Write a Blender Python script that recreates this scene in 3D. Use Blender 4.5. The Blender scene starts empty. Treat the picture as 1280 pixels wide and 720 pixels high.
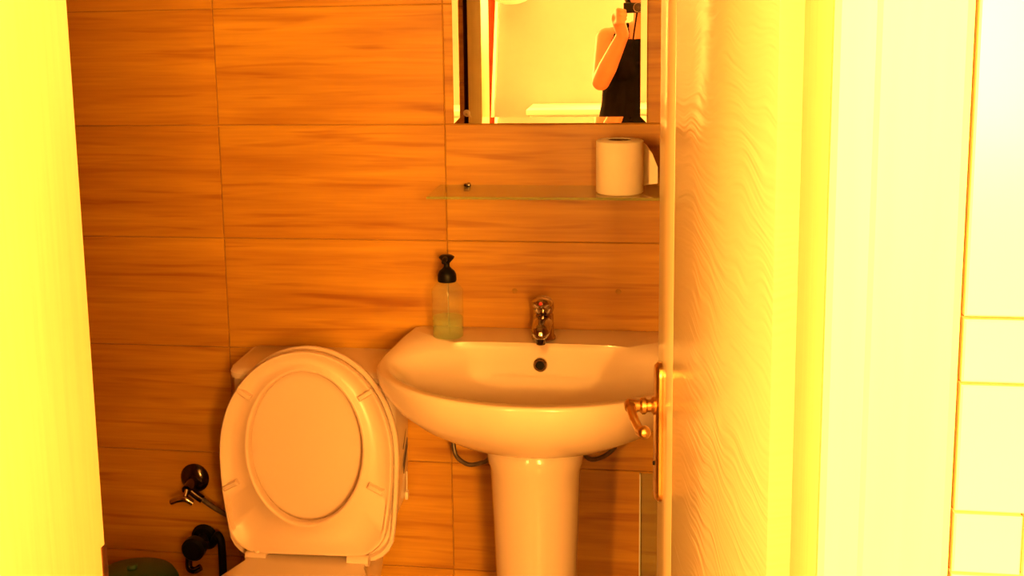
import bpy, bmesh, math, random
from mathutils import Vector, Matrix, Euler
random.seed(7)
PI = math.pi
scn = bpy.context.scene
C = scn.collection

# ------------------------------------------------------------------ camera
YAW, PITCH, ROLL = -0.1658, -0.1535, -0.0205
FPX = 1430.5
cam_d = bpy.data.cameras.new('camera')
cam_d.sensor_width = 36.0
cam_d.sensor_fit = 'HORIZONTAL'
cam_d.lens = FPX * 36.0 / 1280.0
cam_d.shift_x = 80.5 / 1280.0
cam_d.shift_y = -124.7 / 1280.0
cam_d.clip_start = 0.004
cam_d.clip_end = 100
cam = bpy.data.objects.new('camera', cam_d)
C.objects.link(cam)
fw = Vector((math.sin(YAW) * math.cos(PITCH), math.cos(YAW) * math.cos(PITCH), math.sin(PITCH)))
rt = Vector((math.cos(YAW), -math.sin(YAW), 0))
up = rt.cross(fw)
r2 = math.cos(ROLL) * rt + math.sin(ROLL) * up
u2 = -math.sin(ROLL) * rt + math.cos(ROLL) * up
M3 = Matrix((r2, u2, -fw)).transposed()
cam.matrix_world = Matrix.Translation((0.400, 0.0, 1.4855)) @ M3.to_4x4()
scn.camera = cam

# ------------------------------------------------------------------ light
scn.view_settings.view_transform = 'Standard'
scn.view_settings.look = 'None'
scn.view_settings.gamma = 1
scn.view_settings.use_curve_mapping = False
scn.view_settings.exposure = 0.0
WARM = (1.0, 0.43, 0.065)
world = bpy.data.worlds.new('world')
scn.world = world
world.use_nodes = True
bg = world.node_tree.nodes['Background']
bg.inputs[0].default_value = (*WARM, 1)
bg.inputs[1].default_value = 3.0

def area(name, loc, target, sx, sy, power):
    l = bpy.data.lights.new(name, 'AREA')
    l.shape = 'RECTANGLE'; l.size = sx; l.size_y = sy
    l.energy = power; l.color = WARM
    o = bpy.data.objects.new(name, l); C.objects.link(o)
    o.location = loc
    d = Vector(target) - Vector(loc)
    o.rotation_euler = d.to_track_quat('-Z', 'Y').to_euler()
    return o
# daylight standing in the two window openings of the outer room
area('daylight_wide_window', (1.24, -2.09, 1.60), (1.24, -1.0, 1.60), 0.95, 1.15, 640)
area('daylight_back_window', (-0.85, -2.09, 1.55), (-0.85, -1.0, 1.55), 0.70, 1.15, 370)

# ------------------------------------------------------------------ materials
MATS = {}
def nodes_of(m):
    nt = m.node_tree
    return nt, nt.nodes, nt.links
def pbr(name, col, rough=0.5, metal=0.0, coat=0.0, noise=0.0, nscale=8.0, bump=0.0, bscale=60.0, stretch=(1, 1, 1), spec=0.5, col2=None):
    m = bpy.data.materials.new(name); m.use_nodes = True
    nt, N, L = nodes_of(m)
    b = N['Principled BSDF']
    b.inputs['Roughness'].default_value = rough
    b.inputs['Metallic'].default_value = metal
    b.inputs['Specular IOR Level'].default_value = spec
    b.inputs['Coat Weight'].default_value = coat
    tc = N.new('ShaderNodeTexCoord'); mp = N.new('ShaderNodeMapping')
    mp.inputs['Scale'].default_value = stretch
    L.new(tc.outputs['Object'], mp.inputs['Vector'])
    nz = N.new('ShaderNodeTexNoise'); nz.inputs['Scale'].default_value = nscale; nz.inputs['Detail'].default_value = 4
    L.new(mp.outputs[0], nz.inputs['Vector'])
    rp = N.new('ShaderNodeValToRGB')
    c2 = col2 if col2 else tuple(max(0, c * (1 - noise)) for c in col)
    rp.color_ramp.elements[0].position = 0.35; rp.color_ramp.elements[1].position = 0.65
    rp.color_ramp.elements[0].color = (*c2, 1); rp.color_ramp.elements[1].color = (*col, 1)
    L.new(nz.outputs['Fac'], rp.inputs['Fac'])
    L.new(rp.outputs['Color'], b.inputs['Base Color'])
    if bump:
        n2 = N.new('ShaderNodeTexNoise'); n2.inputs['Scale'].default_value = bscale; n2.inputs['Detail'].default_value = 3
        L.new(mp.outputs[0], n2.inputs['Vector'])
        bp = N.new('ShaderNodeBump'); bp.inputs['Strength'].default_value = bump; bp.inputs['Distance'].default_value = 0.002
        L.new(n2.outputs['Fac'], bp.inputs['Height']); L.new(bp.outputs['Normal'], b.inputs['Normal'])
    MATS[name] = m
    return m

def wood_tile(name):
    m = bpy.data.materials.new(name); m.use_nodes = True
    nt, N, L = nodes_of(m); b = N['Principled BSDF']
    tc = N.new('ShaderNodeTexCoord'); oi = N.new('ShaderNodeObjectInfo')
    mul = N.new('ShaderNodeMath'); mul.operation = 'MULTIPLY'; mul.inputs[1].default_value = 37.0
    L.new(oi.outputs['Random'], mul.inputs[0])
    cmb = N.new('ShaderNodeCombineXYZ')
    for i in range(3): L.new(mul.outputs[0], cmb.inputs[i])
    def layer(sc, scale, detail, dist=0.0):
        mp = N.new('ShaderNodeMapping'); mp.inputs['Scale'].default_value = sc
        L.new(tc.outputs['Object'], mp.inputs['Vector'])
        ad = N.new('ShaderNodeVectorMath'); ad.operation = 'ADD'
        L.new(mp.outputs[0], ad.inputs[0]); L.new(cmb.outputs[0], ad.inputs[1])
        nz = N.new('ShaderNodeTexNoise'); nz.inputs['Scale'].default_value = scale
        nz.inputs['Detail'].default_value = detail; nz.inputs['Distortion'].default_value = dist
        L.new(ad.outputs[0], nz.inputs['Vector'])
        return nz.outputs['Fac']
    broad = layer((1.5, 1, 18), 1.4, 3, 0.3)
    fine = layer((3, 1, 75), 2.0, 4)
    streak = layer((2.0, 1, 30), 1.6, 2, 0.5)
    r1 = N.new('ShaderNodeValToRGB')
    r1.color_ramp.elements[0].position = 0.28; r1.color_ramp.elements[0].color = (0.39, 0.168, 0.010, 1)
    r1.color_ramp.elements[1].position = 0.70; r1.color_ramp.elements[1].color = (0.54, 0.280, 0.022, 1)
    L.new(broad, r1.inputs['Fac'])
    r2_ = N.new('ShaderNodeValToRGB')
    r2_.color_ramp.elements[0].position = 0.28; r2_.color_ramp.elements[0].color = (0.66, 0.48, 0.34, 1)
    r2_.color_ramp.elements[1].position = 0.46; r2_.color_ramp.elements[1].color = (1, 1, 1, 1)
    L.new(streak, r2_.inputs['Fac'])
    mx = N.new('ShaderNodeMix'); mx.data_type = 'RGBA'; mx.blend_type = 'MULTIPLY'; mx.inputs[0].default_value = 0.8
    L.new(r1.outputs[0], mx.inputs[6]); L.new(r2_.outputs[0], mx.inputs[7])
    r3 = N.new('ShaderNodeValToRGB')
    r3.color_ramp.elements[0].position = 0.3; r3.color_ramp.elements[0].color = (0.80, 0.74, 0.66, 1)
    r3.color_ramp.elements[1].position = 0.7; r3.color_ramp.elements[1].color = (1.0, 1.0, 1.0, 1)
    L.new(fine, r3.inputs['Fac'])
    m2 = N.new('ShaderNodeMix'); m2.data_type = 'RGBA'; m2.blend_type = 'MULTIPLY'; m2.inputs[0].default_value = 0.8
    L.new(mx.outputs[2], m2.inputs[6]); L.new(r3.outputs[0], m2.inputs[7])
    L.new(m2.outputs[2], b.inputs['Base Color'])
    b.inputs['Roughness'].default_value = 0.36
    b.inputs['Specular IOR Level'].default_value = 0.6
    MATS[name] = m
    return m

def door_paint(name):
    """glossy cream paint over embossed wavy grain"""
    m = bpy.data.materials.new(name); m.use_nodes = True
    nt, N, L = nodes_of(m); b = N['Principled BSDF']
    tc = N.new('ShaderNodeTexCoord'); mp = N.new('ShaderNodeMapping')
    mp.inputs['Scale'].default_value = (1, 1, 1)
    L.new(tc.outputs['Object'], mp.inputs['Vector'])
    nz = N.new('ShaderNodeTexNoise'); nz.inputs['Scale'].default_value = 3.2; nz.inputs['Detail'].default_value = 2
    L.new(mp.outputs[0], nz.inputs['Vector'])
    sep = N.new('ShaderNodeSeparateXYZ'); L.new(mp.outputs[0], sep.inputs[0])
    a = N.new('ShaderNodeMath'); a.operation = 'MULTIPLY_ADD'; a.inputs[1].default_value = 0.16
    L.new(nz.outputs['Fac'], a.inputs[0]); L.new(sep.outputs['Z'], a.inputs[2])
    cb = N.new('ShaderNodeCombineXYZ'); L.new(a.outputs[0], cb.inputs[2]); 
    n3 = N.new('ShaderNodeTexNoise'); n3.inputs['Scale'].default_value = 105.0; n3.inputs['Detail'].default_value = 1
    sx = N.new('ShaderNodeMath'); sx.operation = 'MULTIPLY'; sx.inputs[1].default_value = 0.05
    L.new(sep.outputs['Y'], sx.inputs[0]); L.new(sx.outputs[0], cb.inputs[1])
    L.new(cb.outputs[0], n3.inputs['Vector'])
    bp = N.new('ShaderNodeBump'); bp.inputs['Strength'].default_value = 0.9; bp.inputs['Distance'].default_value = 0.002
    L.new(n3.outputs['Fac'], bp.inputs['Height']); L.new(bp.outputs['Normal'], b.inputs['Normal'])
    rp = N.new('ShaderNodeValToRGB')
    rp.color_ramp.elements[0].color = (0.76, 0.68, 0.50, 1); rp.color_ramp.elements[1].color = (0.84, 0.77, 0.60, 1)
    L.new(nz.outputs['Fac'], rp.inputs['Fac']); L.new(rp.outputs[0], b.inputs['Base Color'])
    b.inputs['Roughness'].default_value = 0.17
    MATS[name] = m
    return m

def clear(name, tint, gloss_rough=0.05, body=0.0, body_col=(1, 1, 1)):
    """thin clear glass or plastic: tinted see-through, fresnel shine, optional haze"""
    m = bpy.data.materials.new(name); m.use_nodes = True
    nt, N, L = nodes_of(m)
    N.remove(N['Principled BSDF'])
    out = N['Material Output']
    tr = N.new('ShaderNodeBsdfTransparent')
    nz = N.new('ShaderNodeTexNoise'); nz.inputs['Scale'].default_value = 12
    rp = N.new('ShaderNodeValToRGB')
    rp.color_ramp.elements[0].color = (*tuple(t * 0.97 for t in tint), 1); rp.color_ramp.elements[1].color = (*tint, 1)
    tc = N.new('ShaderNodeTexCoord'); L.new(tc.outputs['Object'], nz.inputs['Vector'])
    L.new(nz.outputs['Fac'], rp.inputs['Fac']); L.new(rp.outputs[0], tr.inputs['Color'])
    df = N.new('ShaderNodeBsdfDiffuse'); df.inputs['Color'].default_value = (*body_col, 1)
    m1 = N.new('ShaderNodeMixShader'); m1.inputs[0].default_value = body
    L.new(tr.outputs[0], m1.inputs[1]); L.new(df.outputs[0], m1.inputs[2])
    gl = N.new('ShaderNodeBsdfGlossy'); gl.inputs['Roughness'].default_value = gloss_rough
    fr = N.new('ShaderNodeFresnel'); fr.inputs['IOR'].default_value = 1.3
    ge = N.new('ShaderNodeNewGeometry'); iv = N.new('ShaderNodeMath'); iv.operation = 'SUBTRACT'; iv.inputs[0].default_value = 1.0
    L.new(ge.outputs['Backfacing'], iv.inputs[1])
    fm = N.new('ShaderNodeMath'); fm.operation = 'MULTIPLY'; L.new(fr.outputs[0], fm.inputs[0]); L.new(iv.outputs[0], fm.inputs[1])
    m2 = N.new('ShaderNodeMixShader')
    L.new(fm.outputs[0], m2.inputs[0]); L.new(m1.outputs[0], m2.inputs[1]); L.new(gl.outputs[0], m2.inputs[2])
    L.new(m2.outputs[0], out.inputs['Surface'])
    MATS[name] = m
    return m

wood_tile('wood_tile')
pbr('grout', (0.36, 0.19, 0.03), 0.9, noise=0.2, nscale=30)
pbr('ceramic', (0.70, 0.56, 0.46), 0.16, noise=0.03, nscale=3, coat=0.2)
pbr('seat_plastic', (0.66, 0.49, 0.40), 0.33, noise=0.03, nscale=3)
door_paint('door_paint')
pbr('frame_paint', (0.95, 0.94, 0.60), 0.42, noise=0.06, nscale=9, stretch=(14, 14, 0.5), bump=0.12, bscale=22)
pbr('stile_paint', (0.82, 0.72, 0.52), 0.15, noise=0.06, nscale=9, stretch=(14, 14, 0.5), bump=0.05, bscale=22)
pbr('casing_paint', (0.90, 0.86, 0.56), 0.42, noise=0.05, nscale=8, stretch=(10, 10, 0.5))
pbr('white_tile', (0.92, 0.90, 0.74), 0.2, noise=0.03, nscale=6)
pbr('brown_grout', (0.20, 0.075, 0.03), 0.9, noise=0.2, nscale=40)
pbr('plaster', (0.54, 0.42, 0.38), 0.85, noise=0.05, nscale=4)
pbr('ceiling_paint', (0.86, 0.84, 0.76), 0.85, noise=0.03, nscale=4)
pbr('floor_tile', (0.26, 0.17, 0.09), 0.35, noise=0.25, nscale=5)
pbr('chrome', (0.58, 0.54, 0.52), 0.12, metal=1.0, noise=0.05, nscale=20)
pbr('darkened_chrome', (0.10, 0.08, 0.07), 0.18, metal=1.0, noise=0.2, nscale=20)  # chrome darkened in colour, on the wall valve for its dark reflections
pbr('old_brass', (0.22, 0.10, 0.05), 0.4, metal=1.0, noise=0.3, nscale=60)
pbr('brass', (0.72, 0.46, 0.18), 0.28, metal=1.0, noise=0.2, nscale=25)
pbr('black_plastic', (0.005, 0.004, 0.004), 0.45, spec=0.15, noise=0.2, nscale=20)
pbr('hole_shade', (0.004, 0.003, 0.003), 0.9, noise=0.1, nscale=20)  # black for solid pieces that stand for the shade inside holes
pbr('hose_grey', (0.17, 0.13, 0.10), 0.4, metal=0.6, noise=0.3, nscale=60)
pbr('mirror_silver', (0.95, 0.95, 0.93), 0.0, metal=1.0, noise=0.005, nscale=1)
pbr('mirror_edge', (0.20, 0.24, 0.16), 0.3, noise=0.1, nscale=20)
clear('shelf_glass', (0.95, 0.97, 0.88), 0.03, 0.07, (0.55, 0.75, 0.35))
clear('glass_edge', (0.86, 0.94, 0.70), 0.1, 0.12, (0.5, 0.7, 0.3))
clear('panel_glass', (0.93, 0.96, 0.90), 0.04, 0.06, (0.6, 0.7, 0.5))
pbr('panel_edge', (0.70, 0.72, 0.62), 0.2, noise=0.1, nscale=20)
clear('bottle_plastic', (0.97, 0.98, 0.93), 0.08, 0.06, (0.8, 0.85, 0.6))
clear('soap_liquid', (0.93, 0.97, 0.86), 0.1, 0.14, (0.62, 0.80, 0.34))
pbr('paper', (0.84, 0.76, 0.66), 0.95, noise=0.03, nscale=30, bump=0.2, bscale=200)
pbr('cardboard', (0.10, 0.045, 0.02), 0.9, noise=0.2, nscale=40)
pbr('green_plastic', (0.030, 0.085, 0.040), 0.45, noise=0.15, nscale=10)
pbr('red_mark', (0.6, 0.03, 0.02), 0.3, noise=0.1)
pbr('dark_print', (0.05, 0.04, 0.05), 0.5, noise=0.1)
pbr('skin', (0.46, 0.15, 0.06), 0.6, noise=0.08, nscale=12)
pbr('black_cloth', (0.005, 0.004, 0.005), 0.95, noise=0.2, nscale=30, spec=0.05)
pbr('grey_denim', (0.016, 0.019, 0.026), 0.95, noise=0.3, nscale=40, spec=0.05)
pbr('dark_hair', (0.03, 0.016, 0.009), 0.5, noise=0.4, nscale=50, stretch=(4, 4, 0.5))
pbr('eye_white', (0.8, 0.8, 0.78), 0.2, noise=0.02)
pbr('lip', (0.55, 0.20, 0.16), 0.45, noise=0.1)
pbr('curtain_red', (0.48, 0.11, 0.03), 0.9, noise=0.15, nscale=10)
pbr('sheer_white', (0.9, 0.88, 0.8), 0.9, noise=0.05, nscale=10)
pbr('cabinet_white', (0.9, 0.88, 0.8), 0.35, noise=0.03, nscale=5)
pbr('lamp_white', (0.9, 0.88, 0.82), 0.4, noise=0.02, nscale=5)

# ------------------------------------------------------------------ helpers
def finish(bm, angle=38):
    bmesh.ops.recalc_face_normals(bm, faces=bm.faces[:])
    a = math.radians(angle)
    for f in bm.faces: f.smooth = True
    for e in bm.edges:
        if len(e.link_faces) == 2:
            if e.calc_face_angle(0) > a: e.smooth = False
        else:
            e.smooth = True
def mk(name, bm, mat, parent=None, root=None, angle=38, recalc=True):
    """link a bmesh given in world coordinates as one object (child vertices relative to the root's place)"""
    if recalc: finish(bm, angle)
    me = bpy.data.meshes.new(name)
    bm.to_mesh(me); bm.free()
    o = bpy.data.objects.new(name, me); C.objects.link(o)
    mats = mat if isinstance(mat, (list, tuple)) else [mat]
    for x in mats: me.materials.append(MATS[x])
    if parent is not None:
        rr = parent
        while rr.parent is not None: rr = rr.parent
        me.transform(Matrix.Translation(-Vector(rr.location)))
        o.parent = parent
    return o
def thing(name, label, cat, loc, group=None, kind=None):
    o = bpy.data.objects.new(name, None); C.objects.link(o)
    o.location = loc; o.empty_display_size = 0.05
    tag(o, label, cat, group, kind)
    return o
def tag(o, label, cat, group=None, kind=None):
    o['label'] = label; o['category'] = cat
    if group: o['group'] = group
    if kind: o['kind'] = kind
    return o
def recentre(o, loc):
    """move a top-level mesh's origin to loc"""
    o.data.transform(Matrix.Translation(-Vector(loc))); o.location = loc
def NB(): return bmesh.new()
def box(bm, x0, x1, y0, y1, z0, z1, bev=0.0, seg=2):
    vs = [bm.verts.new((x, y, z)) for x in (x0, x1) for y in (y0, y1) for z in (z0, z1)]
    idx = [(0, 1, 3, 2), (4, 6, 7, 5), (0, 4, 5, 1), (2, 3, 7, 6), (0, 2, 6, 4), (1, 5, 7, 3)]
    fs = [bm.faces.new([vs[i] for i in q]) for q in idx]
    if bev:
        es = list({e for f in fs for e in f.edges})
        bmesh.ops.bevel(bm, geom=es, offset=bev, segments=seg, profile=0.5, affect='EDGES')
    return bm
def loft(bm, loops, cap0=True, cap1=True, closed=True):
    rows = [[bm.verts.new(p) for p in lp] for lp in loops]
    n = len(rows[0])
    for a, b in zip(rows[:-1], rows[1:]):
        for i in range(n if closed else n - 1):
            j = (i + 1) % n
            bm.faces.new((a[i], a[j], b[j], b[i]))
    if cap0: bm.faces.new(rows[0])
    if cap1: bm.faces.new(rows[-1][::-1])
    return rows
def tube(bm, pts, r, seg=12, cap=True):
    pts = [Vector(p) for p in pts]
    rs = r if isinstance(r, (list, tuple)) else [r] * len(pts)
    loops = []; nrm = None
    for i, p in enumerate(pts):
        t = (pts[min(i + 1, len(pts) - 1)] - pts[max(i - 1, 0)]).normalized()
        if nrm is None:
            ref = Vector((0, 0, 1)) if abs(t.z) < 0.9 else Vector((1, 0, 0))
            nrm = t.cross(ref).normalized()
        else:
            nrm = (nrm - t * nrm.dot(t)).normalized()
        bn = t.cross(nrm)
        loops.append([p + (nrm * math.cos(2 * PI * k / seg) + bn * math.sin(2 * PI * k / seg)) * rs[i] for k in range(seg)])
    loft(bm, loops, cap, cap)
def lathe(bm, prof, c, seg=32, axis='Z', cap0=True, cap1=True):
    loops = []
    c = Vector(c)
    for r, h in prof:
        lp = []
        for k in range(seg):
            a = 2 * PI * k / seg
            x, y = max(r, 1e-5) * math.cos(a), max(r, 1e-5) * math.sin(a)
            v = {'Z': Vector((x, y, h)), 'Y': Vector((x, h, y)), 'X': Vector((h, x, y))}[axis]
            lp.append(c + v)
        loops.append(lp)
    loft(bm, loops, cap0, cap1)
def arc(p0, p1, p2, n=16):
    """quadratic curve"""
    p0, p1, p2 = map(Vector, (p0, p1, p2))
    return [(1 - t) ** 2 * p0 + 2 * t * (1 - t) * p1 + t * t * p2 for t in [i / n for i in range(n + 1)]]
def catmull(pts, n=8):
    P = [Vector(p) for p in pts]; out = []
    for i in range(len(P) - 1):
        a = P[max(i - 1, 0)]; b = P[i]; c = P[i + 1]; d = P[min(i + 2, len(P) - 1)]
        for k in range(n):
            t = k / n
            out.append(0.5 * ((2 * b) + (c - a) * t + (2 * a - 5 * b + 4 * c - d) * t * t + (3 * b - a - 3 * c + d) * t ** 3))
    out.append(P[-1]); return out

# ------------------------------------------------------------------ the room shell
D = 2.3692                      # face of the bathroom's back wall
XL, XR = -1.02, 0.64            # bathroom side walls (faces)
YF0, YF1 = 0.79, 0.973          # door wall: outer and inner face
OXL, OXR, OYB = -1.60, 2.15, -2.02   # the outer room
H = 2.50
def slab(name, boxes, mat, label, cat):
    bm = NB()
    for b in boxes: box(bm, *b)
    o = mk(name, bm, mat); tag(o, label, cat, kind='structure'); return o
floor = slab('floor', [(OXL - .15, OXR + .15, OYB - .15, D + .15, -0.10, 0.0)], 'floor_tile', 'brown tiled floor running through the doorway into the bathroom', 'floor')
ceiling = slab('ceiling', [(OXL - .15, OXR + .15, OYB - .15, D + .15, H, H + .1)], 'ceiling_paint', 'plain off white ceiling over both rooms', 'ceiling')
wall_back = slab('wall_back', [(XL - .12, XR + .12, D + .004, D + .14, 0, H)], 'grout', 'back wall of the bathroom clad in wood-look tiles', 'wall')
wall_left = slab('wall_left', [(XL - .12, XL - .004, YF1, D + .004, 0, H)], 'grout', 'side wall of the bathroom beside the toilet', 'wall')
wall_right = slab('wall_right', [(XR + .004, XR + .12, YF1, D + .004, 0, H)], 'grout', 'side wall of the bathroom behind the open door', 'wall')
# door wall: left of the opening, right of it, above it
OL, OR_, OT = -0.152, 0.590, 2.06
wall_front = slab('wall_front', [(OXL - .15, OL - .014, YF0, YF1 - .010, 0, H), (OR_, OXR + .15, YF0 + .004, YF1 - .010, 0, H), (OL - .014, OR_, YF0, YF1 - .010, OT, H)],
                  'brown_grout', 'wall with the doorway, white tiles beside the door casing', 'wall')
# outer room
wb = slab('wall_outer_back', [(OXL - .15, -1.22, OYB - .14, OYB, 0, H), (-0.48, .74, OYB - .14, OYB, 0, H), (1.74, OXR + .15, OYB - .14, OYB, 0, H), (.74, 1.74, OYB - .14, OYB, 0, 1.0), (.74, 1.74, OYB - .14, OYB, 2.2, H), (-1.22, -0.48, OYB - .14, OYB, 0, .95), (-1.22, -0.48, OYB - .14, OYB, 2.15, H)],
          'plaster', 'pale yellow wall of the outer room seen in the mirror', 'wall')
wr = slab('wall_outer_right', [(OXR, OXR + .14, OYB, YF0, 0, H)],
          'plaster', 'bare side wall of the outer room beside the wide window', 'wall')
wl = slab('wall_outer_left', [(OXL - .14, OXL, OYB, YF0, 0, H)], 'plaster', 'plain pale yellow side wall of the outer room', 'wall')
# plaster skin on the outer face left of and above the doorway
bm = NB(); box(bm, OXL, OL - .05, YF0 - .006, YF0, 0, H); box(bm, OL - .05, OXR, YF0 - .006, YF0, OT + .09, H); box(bm, 1.12, OXR, YF0 - .006, YF0 + .004, 0, OT + .09)
mk('plaster_skin', bm, 'plaster', wall_front)
# window frames
def winframe(name, x0, x1, y0, y1, z0, z1, axis, label):
    bm = NB(); t = .05
    if axis == 'Y':
        box(bm, x0, x1, y0, y1, z0, z0 + t); box(bm, x0, x1, y0, y1, z1 - t, z1); box(bm, x0, x0 + t, y0, y1, z0 + t, z1 - t); box(bm, x1 - t, x1, y0, y1, z0 + t, z1 - t)
    else:
        box(bm, x0, x1, y0, y1, z0, z0 + t); box(bm, x0, x1, y0, y1, z1 - t, z1); box(bm, x0, x1, y0, y0 + t, z0 + t, z1 - t); box(bm, x0, x1, y1 - t, y1, z0 + t, z1 - t)
    o = mk(name, bm, 'casing_paint'); tag(o, label, 'window', kind='structure'); return o
winframe('window_1', .74, 1.74, OYB - .09, OYB - .03, 1.0, 2.2, 'Y', 'wide open window in the outer room behind the photographer')
winframe('window_2', -1.22, -0.48, OYB - .09, OYB - .03, .95, 2.15, 'Y', 'open window behind the red curtain in the outer room')

# ---- wood-look wall tiles, one object each
TW, TH, G = 0.50, 0.25, 0.0017
TILE_MESH = {}
def tile_mesh(w, h):
    key = (round(w, 4), round(h, 4))
    if key not in TILE_MESH:
        bm = NB(); box(bm, -w / 2, w / 2, -.009, 0, -h / 2, h / 2)
        es = [e for e in bm.edges if all(v.co.y < -.005 for v in e.verts)]
        bmesh.ops.bevel(bm, geom=es, offset=.0012, segments=1, affect='EDGES')
        bmesh.ops.recalc_face_normals(bm, faces=bm.faces[:])
        me = bpy.data.meshes.new('wall_tile'); bm.to_mesh(me); bm.free()
        me.materials.append(MATS['wood_tile'])
        TILE_MESH[key] = me
    return TILE_MESH[key]
def tile_wall(parent, a0, a1, seams, place, z1=H, holes=()):
    """a = running coordinate along the wall; place(a, z, out) -> location and z turn"""
    cuts = [a0] + [s for s in seams if a0 + .01 < s < a1 - .01] + [a1]
    for lo, hi in zip(cuts[:-1], cuts[1:]):
        z = 0.0
        while z < z1 - .01:
            zt = min(z + TH, z1)
            w, h = hi - lo - G, zt - z - G
            ca, cz = (lo + hi) / 2, (z + zt) / 2
            if not any(h0 < ca < h1 and cz < ht for h0, h1, ht in holes):
                o = bpy.data.objects.new('wall_tile', tile_mesh(w, h)); C.objects.link(o)
                o.parent = parent
                loc, rz = place(ca, cz); o.location = loc
                o.rotation_euler = (random.choice((0, 0)), 0, rz)
            z = zt
tile_wall(wall_back, XL, XR, [-1.0, -0.5, 0.0, 0.5], lambda a, z: ((a, D + .009, z), 0))
tile_wall(wall_left, YF1, D, [1.37, 1.87], lambda a, z: ((XL - .009, a, z), PI / 2))
tile_wall(wall_right, YF1, D, [1.37, 1.87], lambda a, z: ((XR + .009, a, z), -PI / 2))
tile_wall(wall_front, XL, XR, [-0.664, OL - .014, OR_], lambda a, z: ((a, YF1 - .009, z), PI), holes=[(OL - .014, OR_, OT)])

# ---- white wall tiles outside, right of the casing
WT_MESH = {}
def wt_mesh(w, h):
    k = (round(w, 4), round(h, 4))
    if k not in WT_MESH:
        bm = NB(); box(bm, -w / 2, w / 2, -.010, 0, -h / 2, h / 2)
        es = [e for e in bm.edges if all(v.co.y < -.005 for v in e.verts)]
        bmesh.ops.bevel(bm, geom=es, offset=.0012, segments=1, affect='EDGES')
        bmesh.ops.recalc_face_normals(bm, faces=bm.faces[:])
        me = bpy.data.meshes.new('white_tile'); bm.to_mesh(me); bm.free()
        me.materials.append(MATS['white_tile']); WT_MESH[k] = me
    return WT_MESH[k]
X0T, X1T, gw = 0.6145, 1.12, 0.0024
zs = 1.277
cyc = [('big', .230, .2528), ('small', .0455, .0460), ('mid', .0915, .0920), ('small', .0445, .0460)]
tot = sum(c[1] for c in cyc)
zb = 1.277 - .0455 - .0915 - .0445
k0 = -3
for k in range(k0, 3):
    z = zb + k * tot
    for kind, h, w in (('small', .0445, .0460), ('mid', .0915, .0920), ('small', .0455, .0460), ('big', .230, .2528)):
        lo, hi = max(z, 0.0), min(z + h, OT + .09)
        if hi - lo > .012:
            x = X0T
            while x < X1T - .02:
                xe = min(x + w, X1T)
                o = bpy.data.objects.new('white_tile', wt_mesh(xe - x - gw, hi - lo - gw)); C.objects.link(o)
                o.parent = wall_front; o.location = ((x + xe) / 2, YF0 + .004, (lo + hi) / 2)
                x = xe
        z += h

# ---- door frame (trim_1): jambs, stops, head, casing
XJL, XJR = -0.106, 0.525
trim = thing('trim_1', 'cream painted wooden door frame with casing around the doorway', 'door frame', (0.21, .87, 0), kind='structure')
def part_box(name, mat, parent, *b, bev=.002):
    bm = NB(); box(bm, *b, bev=bev); return mk(name, bm, mat, parent)
lj = part_box('jamb', 'frame_paint', trim, OL, XJL, YF0 - .004, YF1, 0, OT - .002)
rj = part_box('jamb', 'frame_paint', trim, XJR + .014, OR_ - .002, YF0 - .004, YF1, 0, OT - .002)
part_box('door_stop', 'frame_paint', trim, XJR, XJR + .014, YF0 - .004, .912, 0, OT - .05)
part_box('head_jamb', 'frame_paint', trim, XJL, XJR + .014, YF0 - .004, YF1, OT - .05, OT - .002)
def casing(name, x0, x1, z0, z1, inner_left):
    """moulded casing strip, proud of the wall, stepped profile"""
    bm = NB()
    yb, yf = YF0 + .0, YF0 - .016
    w = x1 - x0
    prof = [(0, yb), (0, yf + .004), (.004, yf + .001), (.30 * w, yf + .002), (.34 * w, yf), (w - .006, yf), (w, yf + .006), (w, yb)]
    if not inner_left: prof = [(w - p, y) for p, y in prof]
    loft(bm, [[(x0 + p, y, z) for p, y in prof] for z in (z0, z1)])
    return mk(name, bm, 'casing_paint', trim, angle=25)
casing('casing', XJR + .0005, XJR + .0865, 0, OT + .03, True)
casing('casing', XJL - .0865, XJL - .0005, 0, OT + .03, False)
part_box('head_casing', 'casing_paint', trim, XJL - .0865, XJR + .0865, YF0 - .016, YF0, OT + .03, OT + .085)
# inner casing face toward the bathroom (its dark gap to the tiles is left open)
# strike plate on the left jamb's inner corner
bm = NB(); box(bm, XJL - .003, XJL + .0012, YF1 - .009, YF1 + .0008, .80, .983, bev=.0005)
sp = mk('strike_plate', bm, 'old_brass', trim)
bm = NB(); box(bm, XJL - .001, XJL + .0016, YF1 - .007, YF1 - .002, .86, .905)
mk('latch_hole', bm, 'hole_shade', sp)
# little brass hook on the bathroom side of the frame, seen in the mirror
hk = thing('coat_hook', 'small pale hook on the inside of the door frame, seen in the mirror', 'hook', (-0.152, YF1, 1.15))
bm = NB(); lathe(bm, [(.0, 0), (.011, 0), (.012, .003), (.009, .006), (.0, .007)], (-0.158, YF1 - .0005, 1.150), 20, 'Y'); mk('rosette', bm, 'lamp_white', hk)
bm = NB(); tube(bm, catmull([(-.158, YF1 + .004, 1.15), (-.154, YF1 + .018, 1.146), (-.146, YF1 + .024, 1.142), (-.138, YF1 + .026, 1.133)]), .003, 8); mk('arm', bm, 'lamp_white', hk)

# ---- the door leaf (door_1), open inward
HA = Vector((0.513, 0.965, 0))
leaf_len = 0.648
ang = math.atan2(-0.0815, 0.643)          # turn away from +y towards -x
dirv = Vector((-0.0815, 0.643, 0)).normalized()
nrm = Vector((-dirv.y, dirv.x, 0))       # out of the visible face (towards -x)
door = thing('door_1', 'open cream wooden door with glossy embossed grain and metal lever handle', 'door', HA, kind='structure')
door.rotation_euler = (0, 0, math.atan2(dirv.y, dirv.x) - PI / 2)
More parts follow.
